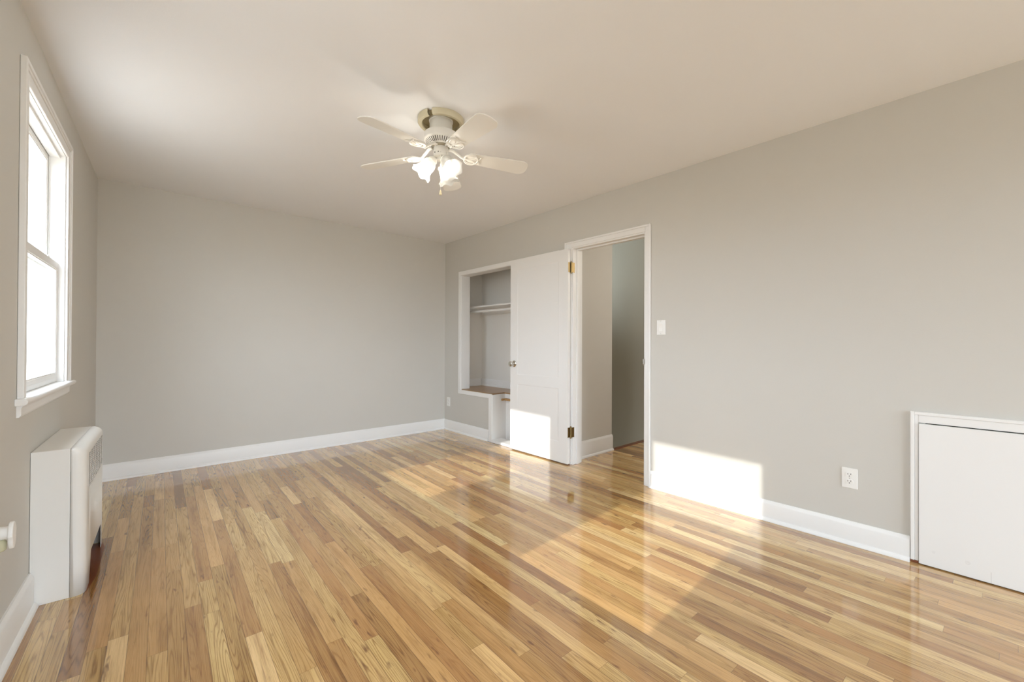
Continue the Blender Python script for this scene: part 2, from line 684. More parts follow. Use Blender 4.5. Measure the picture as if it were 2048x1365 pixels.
# hall and stairwell beyond the doorway
b = MB().box(XH0, 4.02, CY, CY+0.09, 0, H)
struct(b.build('wall_hall_left', M_WALL), 'short greige hall wall seen through the doorway', 'wall')
b = MB().box(5.0, 5.15, 0.2, 2.74, 0, H)
struct(b.build('wall_hall_right', M_WALL), 'pale hall wall at the right edge of the doorway', 'wall')
b = MB().box(XH0, 5.0, 0.18, 0.28, 0, H)
struct(b.build('wall_hall_near', M_WALL), 'hall end wall out of sight', 'wall')
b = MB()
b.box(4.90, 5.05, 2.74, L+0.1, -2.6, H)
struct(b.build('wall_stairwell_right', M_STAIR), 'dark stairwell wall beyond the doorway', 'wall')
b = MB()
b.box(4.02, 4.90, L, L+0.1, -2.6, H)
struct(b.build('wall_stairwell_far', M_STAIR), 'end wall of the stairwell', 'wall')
b = MB()
b.box(3.78, 4.02, CY+0.09, L+0.1, -2.6, H)
struct(b.build('wall_closet_back', M_CLOSET), 'pale back wall of the closet', 'wall')
b = MB().box(XH0, 3.78, 4.58, L+0.02, 0, H)
struct(b.build('wall_closet_left', M_CLOSET), 'pale side wall of the closet', 'wall')
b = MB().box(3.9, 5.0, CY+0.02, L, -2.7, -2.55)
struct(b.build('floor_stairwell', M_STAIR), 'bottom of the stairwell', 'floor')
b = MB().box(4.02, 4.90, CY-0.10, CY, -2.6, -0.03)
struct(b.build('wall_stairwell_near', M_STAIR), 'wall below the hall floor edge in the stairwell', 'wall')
b = MB()
b.box(4.02, 4.90, CY-0.035, CY+0.028, -0.028, 0.004)
struct(b.build('trim_5', M_STAIN, bevel=0.006), 'red brown nosing at the top of the stairs', 'trim')


# ------------------------------------------------------------------ baseboards
def base_profile(t=0.016, h=0.128):
    return [(0, 0), (t+0.014, 0), (t+0.013, 0.010), (t+0.008, 0.017), (t, 0.021), (t, h-0.022), (t-0.003, h-0.014), (t-0.008, h-0.006), (t-0.010, h), (0, h)]


def baseboard(name, segs, label, M=None, h=0.128):
    mb = MB()
    for kind, w, a_, c_ in segs:
        pr = base_profile(h=h)
        if kind == 'x-':       # on a wall of constant x, room on the -x side
            mb.prism([(w-p, z) for p, z in pr], a_, c_, 'y')
        elif kind == 'x+':
            mb.prism([(w+p, z) for p, z in pr], a_, c_, 'y')
        elif kind == 'y-':
            mb.prism([(w-p, z) for p, z in pr], a_, c_, 'x')
    o = mb.build(name, M_TRIM, M=M, smooth=True, angle=50)
    return struct(o, label, 'baseboard')


baseboard('baseboard_far', [('y-', L, 0.001, W-0.001)], 'white baseboard along the far wall', h=0.132)
o = baseboard('baseboard_right', [('x-', W, 0.256, 1.745), ('x-', W, 2.635, 2.690)],
              'white baseboard along the right wall between doorway and hatch')
baseboard('baseboard_corner', [('x-', W, 3.785, L-0.001)], 'short white baseboard below the closet opening in the far corner')
baseboard('baseboard_left', [('x+', 0.0, SEND+0.1, -2.055)], 'white baseboard on the left wall in front of the radiator cover', M=ML, h=0.150)
baseboard('baseboard_left_far', [('x+', 0.0, -1.41, -0.002)], 'white baseboard on the left wall behind the radiator cover', M=ML, h=0.135)
baseboard('baseboard_hall', [('y-', CY, XH0+0.002, 4.02)], 'white baseboard on the short hall wall', h=0.165)
baseboard('baseboard_hall_right', [('x-', 5.0, 0.3, 2.73)], 'white baseboard on the hall wall past the stairwell', h=0.15)

# ------------------------------------------------------------------ doorway: jamb, casing
CT = 0.018


def casing(mb, xw, y0, y1, yi0, yi1, z0, zi, z1):
    """stepped casing round an opening (outer y0..y1, inner yi0..yi1, head zi..z1): flat boards with a raised outer band"""
    t0, t1, d = CT*0.75, CT, 0.016
    mb.box(xw-t1, xw-0.0005, y0, y0+d, z0, z1)
    mb.box(xw-t1, xw-0.0005, y1-d, y1, z0, z1)
    mb.box(xw-t1, xw-0.0005, y0+d, y1-d, z1-d, z1)
    mb.box(xw-t0, xw-0.0005, y0+d, yi0, z0, z1-d)
    mb.box(xw-t0, xw-0.0005, yi1, y1-d, z0, z1-d)
    mb.box(xw-t0, xw-0.0005, yi0, yi1, zi, z1-d)


dd = empty('trim_1', Matrix.Translation((W, (DO0+DO1)/2, 0)))
struct(dd, 'white door casing around the hall doorway', 'trim')
MD = Matrix.Translation((-W, -(DO0+DO1)/2, 0))
b = MB()
b.box(W-0.004, XH0+0.004, DO1-0.022, DO1, 0, DOZ)          # far jamb
b.box(W-0.004, XH0+0.004, DO0, DO0+0.018, 0, DOZ)          # near jamb
b.box(W-0.004, XH0+0.004, DO0+0.018, DO1-0.022, DOZ-0.020, DOZ)        # head jamb
b.box(W+0.044, W+0.082, DO1-0.034, DO1-0.022, 0, DOZ-0.02)  # stops
b.box(W+0.044, W+0.082, DO0+0.018, DO0+0.030, 0, DOZ-0.02)
b.box(W+0.044, W+0.082, DO0+0.030, DO1-0.034, DOZ-0.032, DOZ-0.020)
b.build('jamb', M_TRIM, dd, MD, bevel=0.0015)
b = MB()
casing(b, W, 1.745, 2.635, DO0+0.006, DO1-0.006, 0.0, DOZ-0.008, DOZ+0.048)
b.build('casing', M_TRIM, dd, MD, bevel=0.003)
b = MB().box(W-0.0205, W-0.0145, DO0+0.0065, DO0+0.019, 0.965, 1.005)
b.box(W-0.0145, W+0.03, DO0+0.0175, DO0+0.0195, 0.955, 1.01)
b.build('strike_plate', M_NICKEL, dd, MD)

# ------------------------------------------------------------------ bedroom door folded flat against the wall
DX = W-0.060           # visible face of the leaf
DT = 0.035
DY0, DY1 = 2.553, 3.352
DZ0, DZ1 = 0.012, 2.006
door = empty('door_1', Matrix.Translation((W-0.042, DY0, 0)))
struct(door, 'white two-panel door swung flat against the wall beside the doorway', 'door')
MI = Matrix.Translation((-(W-0.042), -DY0, 0))
panels = [(2.665, 3.247, 0.80, 1.905), (2.665, 3.247, 0.20, 0.705)]


def door_leaf():
    mb = MB()
    ys = sorted({DY0, DY1, 2.665, 3.247})
    zs = sorted({DZ0, DZ1, 0.20, 0.705, 0.80, 1.905})
    def quad(pts):
        mb.add(pts, [(0, 1, 2, 3)])
    for i in range(len(ys)-1):
        for j in range(len(zs)-1):
            y0, y1, z0, z1 = ys[i], ys[i+1], zs[j], zs[j+1]
            isp = any(p[0]-1e-6 <= y0 and y1 <= p[1]+1e-6 and p[2]-1e-6 <= z0 and z1 <= p[3]+1e-6 for p in panels)
            if not isp:
                quad([(DX, y0, z0), (DX, y1, z0), (DX, y1, z1), (DX, y0, z1)])
            else:
                k, d = 0.010, 0.0024
                o_ = [(y0, z0), (y1, z0), (y1, z1), (y0, z1)]
                n_ = [(y0+k, z0+k), (y1-k, z0+k), (y1-k, z1-k), (y0+k, z1-k)]
                for a_ in range(4):
                    c_ = (a_+1) % 4
                    quad([(DX, *o_[a_]), (DX, *o_[c_]), (DX+d, *n_[c_]), (DX+d, *n_[a_])])
                quad([(DX+d, *q) for q in n_])
            quad([(DX+DT, y0, z0), (DX+DT, y1, z0), (DX+DT, y1, z1), (DX+DT, y0, z1)])
    quad([(DX, DY0, DZ0), (DX, DY1, DZ0), (DX+DT, DY1, DZ0), (DX+DT, DY0, DZ0)])
    quad([(DX, DY0, DZ1), (DX, DY1, DZ1), (DX+DT, DY1, DZ1), (DX+DT, DY0, DZ1)])
    for y in (DY0, DY1):
        quad([(DX, y, DZ0), (DX, y, DZ1), (DX+DT, y, DZ1), (DX+DT, y, DZ0)])
    return mb


# subdivide edges consistently: faces share the same grid lines, so the leaf is closed
door_leaf().build('leaf', M_DOOR, door, MI)
KY, KZ = 3.288, 0.912
Mk = MI @ Matrix.Translation((DX, KY, KZ)) @ Matrix.Rotation(-PI/2, 4, 'Y')   # local z -> -x
kb = MB().lathe([(0.0, 0.0), (0.032, 0.0), (0.033, 0.004), (0.028, 0.009), (0.013, 0.011), (0.011, 0.028),
                 (0.016, 0.034), (0.026, 0.040), (0.0285, 0.052), (0.026, 0.062), (0.016, 0.067), (0.0, 0.068)], 28, Mk)
kb.build('knob', M_NICKEL, door, smooth=True)
b = MB().box(DX+0.006, DX+DT-0.006, DY1-0.0005, DY1+0.0012, KZ-0.028, KZ+0.028)
b.build('latch_plate', M_NICKEL, door, MI)
for hz in (1.835, 0.302):
    b = MB()
    b.box(DX+0.003, DX+DT-0.002, DY0-0.0022, DY0+0.0005, hz-0.046, hz+0.046)       # leaf on the door edge
    b.box(W-0.022, W+0.016, DY0-0.017, DY0-0.0145, hz-0.046, hz+0.046)             # leaf on the jamb
    b.tube([(W-0.024, DY0-0.009, hz-0.049), (W-0.024, DY0-0.009, hz+0.049)], 0.0062, 12)
    b.sphere((W-0.024, DY0-0.009, hz+0.051), 0.007, 10, 6)
    b.sphere((W-0.024, DY0-0.009, hz-0.051), 0.007, 10, 6)
    b.build('hinge', M_BRASS, door, MI, smooth=True)

# ------------------------------------------------------------------ closet
cl = empty('trim_2', Matrix.Translation((W, 3.55, 0)))
struct(cl, 'white L-shaped casing around the closet opening', 'trim')
MC = Matrix.Translation((-W, -3.55, 0))
b = MB()
cw = 0.046
t = 0.014
W5 = W-0.0005
b.box(W-t, W5, CO1-0.008, 4.398, 0.495, COZ+0.038)                      # left leg
b.box(W-t, W5, CO0+0.008, CO1-0.008, COZ-0.010, COZ+0.038)              # head
b.box(W-t, W5, CLY+0.046, CO1-0.008, 0.495, CLZ+0.008)                  # step
b.box(W-t, W5, CLY-0.010, CLY+0.046, 0.0, CLZ+0.008)                    # short leg to the floor
b.box(W-t, W5, CO0-0.038, CO0+0.008, 0.0, COZ+0.038)                    # leg behind the open door
b.build('casing', M_TRIM, cl, MC, bevel=0.002)
b = MB()
b.box(W-0.004, XH0+0.002, CO1-0.014, CO1, CLZ, COZ)
b.box(W-0.004, XH0+0.002, CLY-0.014, CLY, 0, CLZ)
b.box(W-0.004, XH0+0.002, CO0+0.014, CO1-0.014, COZ-0.014, COZ)
b.box(W-0.004, XH0+0.002, CO0, CO0+0.014, 0, COZ)
b.build('jamb', M_TRIM, cl, MC, bevel=0.0015)
b = MB().box(W-0.026, XH0, CO0+0.014, CLY-0.014, 0.0005, 0.030)
b.build('threshold', M_TRIM, cl, MC, bevel=0.003)

# raised box over the stairs inside the closet
bx = empty('trim_3', Matrix.Translation((3.55, 3.9, 0)))
struct(bx, 'raised stair bulkhead with wooden top inside the closet', 'closet platform')
MX = Matrix.Translation((-3.55, -3.9, 0))
b = MB()
b.box(XH0+0.003, 3.779, CLY-0.012, 4.579, 0.002, 0.515)
b.box(3.475, 3.779, CO0-0.02, CLY-0.012, 0.002, 0.485)
b.build('bulkhead', M_TRIM, bx, MX)


def planks(mb, x0, x1, y0, y1, z0, z1, n):
    for i in range(n):
        a_ = x0+(x1-x0)*i/n
        mb.box(a_+0.0006, a_+(x1-x0)/n-0.0006, y0, y1, z0, z1)


M_PLAT = mat('worn_oak_top', (0.36, 0.225, 0.115), 0.3, bump=0.15, bscale=30, vary=0.35)
b = MB()
planks(b, W+0.004, 3.779, CLY+0.001, CO1-0.016, 0.536, 0.552, 8)
planks(b, XH0+0.003, 3.779, CO1-0.016, 4.579, 0.536, 0.552, 6)
planks(b, 3.462, 3.779, CO0-0.02, CLY+0.001, 0.536, 0.552, 5)
b.build('top', M_PLAT, bx, MX)
b = MB()
b.box(W+0.004, 3.779, CLY-0.012, CO1-0.016, 0.516, 0.5358)
b.box(3.468, 3.779, CO0-0.02, CLY-0.012, 0.486, 0.5358)
b.build('apron', M_TRIM, bx, MX)
b = MB().box(3.440, 3.4745, CO0-0.018, CLY-0.013, 0.462, 0.484)
b.box(XH0+0.004, 3.440, CLY-0.0285, CLY-0.0125, 0.462, 0.484)
b.build('ledge', mat('raw_oak_strip', (0.42, 0.25, 0.10), 0.5, vary=0.3), bx, MX)
b = MB()
b.prism([(3.779-p, 0.552+z) for p, z in base_profile(0.014, 0.095)], CO0, 4.579, 'y')
b.prism([(4.579-p, 0.552+z) for p, z in base_profile(0.014, 0.095)], XH0+0.003, 3.755, 'x')
struct(b.build('baseboard_closet', M_TRIM, smooth=True, angle=50), 'low white baseboard above the wooden closet platform', 'baseboard')

# shelf and rod
sh = empty('closet_shelf', Matrix.Translation((3.65, 3.68, 1.585)))
tag(sh, 'white painted closet shelf across the upper closet', 'shelf')
MS = Matrix.Translation((-3.65, -3.68, -1.585))
b = MB().box(3.50, 3.7795, CO0, 4.5795, 1.585, 1.604)
b.build('board', M_TRIM, sh, MS, bevel=0.002)
b = MB().box(3.52, 3.7795, 4.560, 4.5795, 1.510, 1.585)
b.build('cleat', M_TRIM, sh, MS)
b = MB().box(3.762, 3.7795, CO0, 4.560, 1.510, 1.585)
b.build('back_cleat', M_TRIM, sh, MS)
rd = MB().tube([(3.54, CO0+0.01, 1.536), (3.54, 4.559, 1.536)], 0.016, 16)
tag(rd.build('hanging_rod', M_TRIM, smooth=True), 'white painted hanging rod below the closet shelf', 'closet rod')

# ------------------------------------------------------------------ access hatch at the right edge
ha = empty('door_2', Matrix.Translation((W, -0.25, 0)))
struct(ha, 'low white flush access door at the right edge', 'door')
MH = Matrix.Translation((-W, 0.25, 0))
HY0, HY1 = -0.75, 0.222
b = MB()
b.box(W-0.020, W-0.001, HY0, HY1, 0.006, 0.722)
b.build('panel', M_DOOR, ha, MH, bevel=0.0008)
b = MB().box(W-0.0202, W-0.0195, -0.0238, -0.0226, 0.006, 0.058)
b.build('crack', mat('painted_crack', (0.55, 0.54, 0.52), 0.6), ha, MH)
b = MB()
casing(b, W, HY0-0.032, 0.254, HY0-0.002, HY1+0.002, 0.014, 0.727, 0.782)
b.build('casing', M_TRIM, ha, MH, bevel=0.0025)
b = MB().box(W-0.003, W-0.0005, HY0, 0.198, 0.720, 0.729)
b.build('gap', M_DARK, ha, MH)
b = MB()
for y, z, r_ in ((0.051, 0.075, 0.010), (0.168, 0.083, 0.007)):
    b.lathe([(0.0, 0.0), (r_*0.7, 0.0006), (r_, 0.0)], 16, MH @ Matrix.Translation((W-0.0200, y, z)) @ Matrix.Rotation(-PI/2, 4, 'Y'))
b.build('knot', mat('painted_knot', (0.78, 0.775, 0.76), 0.4), ha)
b = MB().box(W-0.012, W-0.001, 0.224, 0.262, 0.001, 0.013)
b.build('chipped_foot', M_STAIN, ha, MH)


# ------------------------------------------------------------------ window
def window(name, s0, s1, label, M, nose=0.035):
    """s0..s1 is the opening along the wall, x is distance out of the wall into the room"""
    e_ = empty(name, M @ Matrix.Translation((0, (s0+s1)/2, 0)))
    struct(e_, label, 'window')
    T = Matrix.Translation((0, -(s0+s1)/2, 0))
    cw_ = 0.075
    t_ = 0.020
    z0, z1 = 0.905, WOZ1-0.005
    # casing: flat board, raised back band, inner bead
    b = MB()
    zc = z1+cw_
    e0, e1 = s0-cw_, s1+cw_
    d1, d2 = 0.018, 0.032
    b.box(0.0005, t_, e0, e0+d1, z0, zc)
    b.box(0.0005, t_, e1-d1, e1, z0, zc)
    b.box(0.0005, t_, e0+d1, e1-d1, zc-d1, zc)
    b.box(0.0005, 0.016, e0+d1, e0+d2, z0, zc-d1)
    b.box(0.0005, 0.016, e1-d2, e1-d1, z0, zc-d1)
    b.box(0.0005, 0.016, e0+d2, e1-d2, zc-d2, zc-d1)
    b.box(0.0005, 0.012, e0+d2, s0+0.004, z0, zc-d2)
    b.box(0.0005, 0.012, s1-0.004, e1-d2, z0, zc-d2)
    b.box(0.0005, 0.012, s0+0.004, s1-0.004, z1-0.004, zc-d2)
    b.build('casing', M_TRIM, e_, T, bevel=0.003)
    # jamb lining of the opening
    b = MB()
    j = 0.012
    b.box(-0.198, 0.001, s0-0.001, s0+j, WOZ0, WOZ1)
    b.box(-0.198, 0.001, s1-j, s1+0.001, WOZ0, WOZ1)
    b.box(-0.198, 0.001, s0+j, s1-j, WOZ1-j, WOZ1+0.001)
    b.box(-0.198, -0.02, s0+j, s1-j, WOZ0-0.001, WOZ0+0.006)
    # parting stops between the two sashes
    b.box(-0.062, -0.058, s0+j, s0+j+0.010, WOZ0+0.006, WOZ1-j-0.014)
    b.box(-0.062, -0.058, s1-j-0.010, s1-j, WOZ0+0.006, WOZ1-j-0.014)
    b.box(-0.060, -0.020, s0+j, s1-j, WOZ1-j-0.014, WOZ1-j)
    b.build('jamb', M_TRIM, e_, T, bevel=0.0015)
    # stool with a rounded nose, and apron
    b = MB()
    zt, zb = 0.907, 0.880
    zm, rr = (zt+zb)/2, (zt-zb)/2
    prof = [(-0.03, zb), (nose-rr, zb)]
    prof += [(nose-rr+rr*math.cos(q), zm+rr*math.sin(q)) for q in [-PI/2+PI*k/10 for k in range(1, 10)]]
    prof += [(nose-rr, zt), (-0.03, zt)]
    b.box(-0.03, 0.0, s0+0.013, s1-0.013, zb, zt)
    b.prism([(max(p[0], 0.0), p[1]) for p in prof], s0-cw_-0.028, s1+cw_+0.040, 'y')
    b.build('stool', M_TRIM, e_, T, smooth=True, angle=50, bevel=0.002)
    b = MB()
    b.prism([(0, 0.833), (0.007, 0.833), (0.013, 0.842), (0.013, 0.868), (0.018, 0.880), (0, 0.880)], s0-cw_, s1+cw_, 'y')
    b.build('apron', M_TRIM, e_, T)

    def sash(nm, x0, x1, za, zb_, bot, top, st):
        f = MB()
        a_, c_ = s0+j+0.001, s1-j-0.001
        f.box(x0, x1, a_, a_+st, za, zb_)
        f.box(x0, x1, c_-st, c_, za, zb_)
        f.box(x0, x1, a_+st, c_-st, za, za+bot)
        f.box(x0, x1, a_+st, c_-st, zb_-top, zb_)
        o_ = f.build(nm, M_TRIM, e_, T, bevel=0.003)
        xm = (x0+x1)/2-0.004
        g_ = MB().box(xm-0.0015, xm+0.0015, a_+st-0.003, c_-st+0.003, za+bot-0.003, zb_-top+0.003)
        g_.build('glass', M_GLASS, o_)
        # thin glazing bead
        q = MB()
        q.box(xm+0.002, x1-0.003, a_+st, a_+st+0.006, za+bot, zb_-top)
        q.box(xm+0.002, x1-0.003, c_-st-0.006, c_-st, za+bot, zb_-top)
        q.box(xm+0.002, x1-0.003, a_+st, c_-st, za+bot, za+bot+0.006)
        q.box(xm+0.002, x1-0.003, a_+st, c_-st, zb_-top-0.006, zb_-top)
        q.build('glazing_bead', M_TRIM, o_)
        return o_
    lo = sash('lower_sash', -0.057, -0.024, 0.908, 1.560, 0.046, 0.040, 0.030)
    sash('upper_sash', -0.097, -0.063, 1.515, WOZ1-j-0.001, 0.040, 0.040, 0.030)
    b = MB()
    for sy in (s1-0.20, s0+0.16):
        b.box(-0.054, -0.030, sy, sy+0.05, 1.5605, 1.566)
        b.box(-0.050, -0.034, sy+0.012, sy+0.036, 1.566, 1.576)
    b.build('tilt_latch', M_PLASTIC, lo, bevel=0.002)
    b = MB()
    b.box(-0.0265, -0.0235, s0+0.06, s1-0.06, 0.926, 0.932)
    b.build('lift_rail', M_TRIM, lo)
    return e_


window('window_1', WIN1[0], WIN1[1], 'white double-hung window with deep sill on the left wall', ML)
window('window_2', WIN2[0], WIN2[1], 'second double-hung window of the left wall, out of view', ML)
for n, (a_, c_) in enumerate(ADDED_BWIN):  # added windows, letting fill light in from behind the camera
    b = MB()
    for q in ((a_, a_+0.06, 0.08, 2.28), (c_-0.06, c_, 0.08, 2.28), (a_+0.06, c_-0.06, 0.08, 0.18), (a_+0.06, c_-0.06, 2.20, 2.28)):
        b.box(q[0], q[1], YB-0.11, YB-0.07, q[2], q[3])
    w_ = b.build('window_%d' % (n+3), M_TRIM)
    struct(w_, ['added tall back wall window nearer the left wall, out of view', 'added tall back wall window nearer the right wall, out of view'][n], 'window')
    MB().box(a_+0.048, c_-0.048, YB-0.092, YB-0.088, 0.17, 2.21).build('glass', M_GLASS, w_)

b = MB()  # frame added around the stairwell fill light
for q in ((4.10, 4.15, 1.40, 2.10), (4.65, 4.70, 1.40, 2.10), (4.15, 4.65, 1.40, 1.45), (4.15, 4.65, 2.05, 2.10)):
    b.box(q[0], q[1], L-0.05, L-0.001, q[2], q[3])
struct(b.build('window_5', M_TRIM), 'frame added around the stairwell fill light, out of view', 'window')

# ------------------------------------------------------------------ radiator cover
RS0, RS1, RO, RH = -2.05, -1.415, 0.168, 0.655
rc = empty('radiator_cover', ML @ Matrix.Translation((0, RS0, 0)))
tag(rc, 'white enamelled radiator cover with slotted grille under the window', 'radiator cover')
TR = Matrix.Translation((0, -RS0, 0))
SEAM = 0.120
b = MB()
b.prism([(0.001, 0.0), (SEAM-0.001, 0.0), (SEAM-0.001, RH-0.001), (0.001, RH-0.001)], RS0, RS0+0.004, 'y')
b.prism([(0.001, 0.0), (SEAM-0.001, 0.0), (SEAM-0.001, RH-0.001), (0.001, RH-0.001)], RS1-0.004, RS1, 'y')
b.box(0.001, SEAM-0.001, RS0, RS1, RH-0.005, RH)
b.build('case', M_RAD, rc, TR, bevel=0.007, seg=3)
# wrap-round front shell: rounded top edge and rounded ends
R = 0.036
GZ0, GZ1, GS0, GS1 = 0.452, 0.612, RS0+0.075, RS1-0.045


def shell():
    mb = MB()
    # profile going from the top seam over the rounded edge and down the front
    prof = [(SEAM, RH)]
    prof += [(RO-R+R*math.sin(q), RH-R+R*math.cos(q)) for q in [PI/2*k/8 for k in range(9)]]
    zs = [GZ1, GZ0, 0.13, 0.0]
    prof += [(RO, z) for z in zs]
    n = len(prof)
    # horizontal rounding at both ends as columns: (inset depth, s)
    cols = []
    for k in range(0, 9):
        q = PI/2*k/8
        cols.append((R*(1-math.sin(q)), RS0+R*(1-math.cos(q))))
    cols += [(0.0, GS0), (0.0, RS0+0.115), (0.0, RS0+0.18), (0.0, RS1-0.09), (0.0, GS1)]
    for k in range(8, -1, -1):
        q = PI/2*k/8
        cols.append((R*(1-math.sin(q)), RS1-R*(1-math.cos(q))))
    idx = {}
    vs, fs = [], []
    for ci, (ins, s_) in enumerate(cols):
        for pi_, (x, z) in enumerate(prof):
            f = (x-SEAM)/(RO-SEAM)
            xx = x-ins*max(0.0, f)
            zz = z-(0.010*(ins/R)**2 if pi_ == 0 else 0.010*(ins/R)**2 if z > RH-0.02 else 0)
            vs.append((xx, s_, zz))
    m_ = n
    for ci in range(len(cols)-1):
        sa, sb = cols[ci][1], cols[ci+1][1]
        for pi_ in range(n-1):
            za, zb_ = prof[pi_][1], prof[pi_+1][1]
            mid = (sa+sb)/2
            if abs(prof[pi_][0]-RO) < 1e-9 and za == GZ1 and GS0 < mid < GS1:
                continue
            if pi_ == n-2 and RS0+0.115 < mid < RS1-0.09:
                continue
            fs.append((ci*m_+pi_, (ci+1)*m_+pi_, (ci+1)*m_+pi_+1, ci*m_+pi_+1))
    # end flanges back to the seam
    for ci in (0, len(cols)-1):
        base = len(vs)
        s_ = cols[ci][1]
        for z in (RH-0.010, 0.0):
            vs.append((SEAM, s_, z))
        strip = [ci*m_+k for k in range(n)]
        fs.append(tuple(strip[1:]+[base+1, base, strip[0]]))
    mb.add(vs, fs)
    # sloping cheek of the cut-out
    x = RO
    mb.add([(x, RS0+0.115, 0.0), (x, RS0+0.115, 0.13), (x, RS0+0.18, 0.13)], [(0, 1, 2)])
    return mb


o = shell().build('front_panel', M_RAD, rc, TR, smooth=True, angle=55)
sm = o.modifiers.new('thickness', 'SOLIDIFY')
sm.thickness = 0.0015
sm.offset = 0
# grille: seven columns of short slots
b = MB()
nc, nr = 7, 17
cwid = (GS1-GS0)/nc
rh = (GZ1-GZ0)/nr
x0, x1 = RO-0.0012, RO+0.0012
for i in range(nc+1):
    c_ = GS0+i*cwid
    b.box(x0, x1, max(GS0, c_-0.0065), min(GS1, c_+0.0065), GZ0, GZ1)
for k in range(nr+1):
    c_ = GZ0+k*rh
    for i in range(nc):
        b.box(x0, x1, GS0+i*cwid+0.0065, GS0+(i+1)*cwid-0.0065, max(GZ0, c_-0.0015), min(GZ1, c_+0.0015))
b.build('grille', M_RAD, rc, TR)
b = MB().box(RO-0.012, RO-0.010, GS0-0.01, GS1+0.01, GZ0-0.01, GZ1+0.01)  # black sheet standing in for the darkness behind the slots
b.build('shade_sheet', mat('slot_shade', (0.010, 0.010, 0.009), 0.9), rc, TR)
b = MB()
for z in (0.15, 0.235, 0.32, 0.40):
    b.box(0.03, 0.10, RS0+0.05, RS1-0.06, z, z+0.03)
b.tube([(0.07, RS0+0.04, 0.10), (0.07, RS1-0.03, 0.10)], 0.013, 10)
b.tube([(0.07, RS1-0.05, 0.001), (0.07, RS1-0.05, 0.40)], 0.011, 10)
b.build('heating_element', mat('dull_pipe', (0.16, 0.12, 0.09), 0.6), rc, TR)
b = MB().box(0.0015, 0.003, RS0+0.006, RS1-0.006, 0.002, RH-0.01)  # dark sheet added to paint the shade inside the cover
b.build('shade_plate', mat('recess_shade', (0.10, 0.08, 0.065), 0.6), rc, TR)
# unsanded red-brown varnish left on the floor under the cover
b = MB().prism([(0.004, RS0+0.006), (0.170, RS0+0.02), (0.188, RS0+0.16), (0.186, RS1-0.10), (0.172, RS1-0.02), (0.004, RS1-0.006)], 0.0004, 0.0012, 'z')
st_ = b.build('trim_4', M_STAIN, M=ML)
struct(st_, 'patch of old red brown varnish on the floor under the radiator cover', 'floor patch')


# ------------------------------------------------------------------ switch and outlets
def plate(name, label, cat, y, z, kind, group=None, w=0.072, h=0.114):
    e_ = empty(name, Matrix.Translation((W, y, z)))
    tag(e_, label, cat, group)
    MB().box(-0.0055, -0.0002, -w/2, w/2, -h/2, h/2).build('cover_plate', M_PLASTIC, e_, bevel=0.003)
    if kind == 'switch':
        MB().box(-0.0085, -0.0050, -0.0175, 0.0175, -0.0345, 0.0345).build('frame', M_PLASTIC, e_, bevel=0.001)
        b_ = MB()
        b_.prism([(-0.0085, -0.031), (-0.0095, -0.031), (-0.0092, 0.0), (-0.0135, 0.031), (-0.0085, 0.031)], -0.0145, 0.0145, 'y')
        b_.build('rocker', mat('switch_rocker', (0.88, 0.87, 0.84), 0.3), e_, bevel=0.0006)
        for zz in (0.048, -0.048):
            b_ = MB()
            b_.lathe([(0.0, 0.0), (0.003, 0.0), (0.003, 0.001), (0.0, 0.0014)], 12, Matrix.Translation((-0.0055, 0, zz)) @ Matrix.Rotation(-PI/2, 4, 'Y'))
            b_.build('screw', M_NICKEL, e_)
    else:
        for zz in (0.0195, -0.0195):
            f_ = MB()
            pts = [(0.0172*math.cos(q), zz+max(-0.0135, min(0.0135, 0.0172*math.sin(q)))) for q in [2*PI*k/28 for k in range(28)]]
            f_.prism(pts, -0.0085, -0.0050, 'x')
            fo = f_.build('socket', M_PLASTIC, e_, bevel=0.0006)
            s_ = MB()
            s_.box(-0.0089, -0.0084, -0.0080, -0.0056, zz+0.000, zz+0.0085)
            s_.box(-0.0089, -0.0084, 0.0056, 0.0080, zz+0.000, zz+0.0072)
            s_.lathe([(0.0, 0.0), (0.0026, 0.0), (0.0026, 0.0005), (0.0, 0.0005)], 12, Matrix.Translation((-0.0084, 0, zz-0.0070)) @ Matrix.Rotation(-PI/2, 4, 'Y'))
            s_.build('slot', M_DARK, fo)
        b_ = MB()
        b_.lathe([(0.0, 0.0), (0.0025, 0.0), (0.0025, 0.001), (0.0, 0.0013)], 12, Matrix.Translation((-0.0055, 0, 0)) @ Matrix.Rotation(-PI/2, 4, 'Y'))
        b_.build('screw', M_NICKEL, e_)
    return e_


plate('light_switch', 'white rocker light switch on the wall right of the doorway', 'light switch', 1.657, 1.255, 'switch')
plate('electrical_outlet', 'white double outlet low on the right wall beside the access door', 'outlet', 0.506, 0.370, 'outlet')
plate('electrical_outlet', 'small white outlet low on the wall in the far corner below the closet', 'outlet', 4.628, 0.365, 'outlet')

# ------------------------------------------------------------------ plug-in air freshener at the left edge
AFS, AFZ = -2.625, 0.502
af = empty('air_freshener', ML @ Matrix.Translation((0, AFS, AFZ)))
tag(af, 'white plug-in air freshener with yellowish oil bottle at the left edge', 'air freshener')
b = MB()
b.lathe([(0.0, 0.0), (0.021, 0.0), (0.024, 0.004), (0.023, 0.020), (0.020, 0.045), (0.022, 0.056), (0.0, 0.058)], 24,
        Matrix.Translation((0.001, 0, 0.006)) @ Matrix.Rotation(PI/2, 4, 'Y'))
b.build('body', M_PLASTIC, af, smooth=True)
pts = []
for k in range(24):
    q = 2*PI*k/24
    pts.append((0.026*math.cos(q)*(1.0 if math.sin(q) > 0 else 0.82), 0.044*math.sin(q)-0.004))
b = MB().prism(pts, 0.054, 0.066, 'x')
b.build('front_cover', M_PLASTIC, af, bevel=0.004, seg=3)
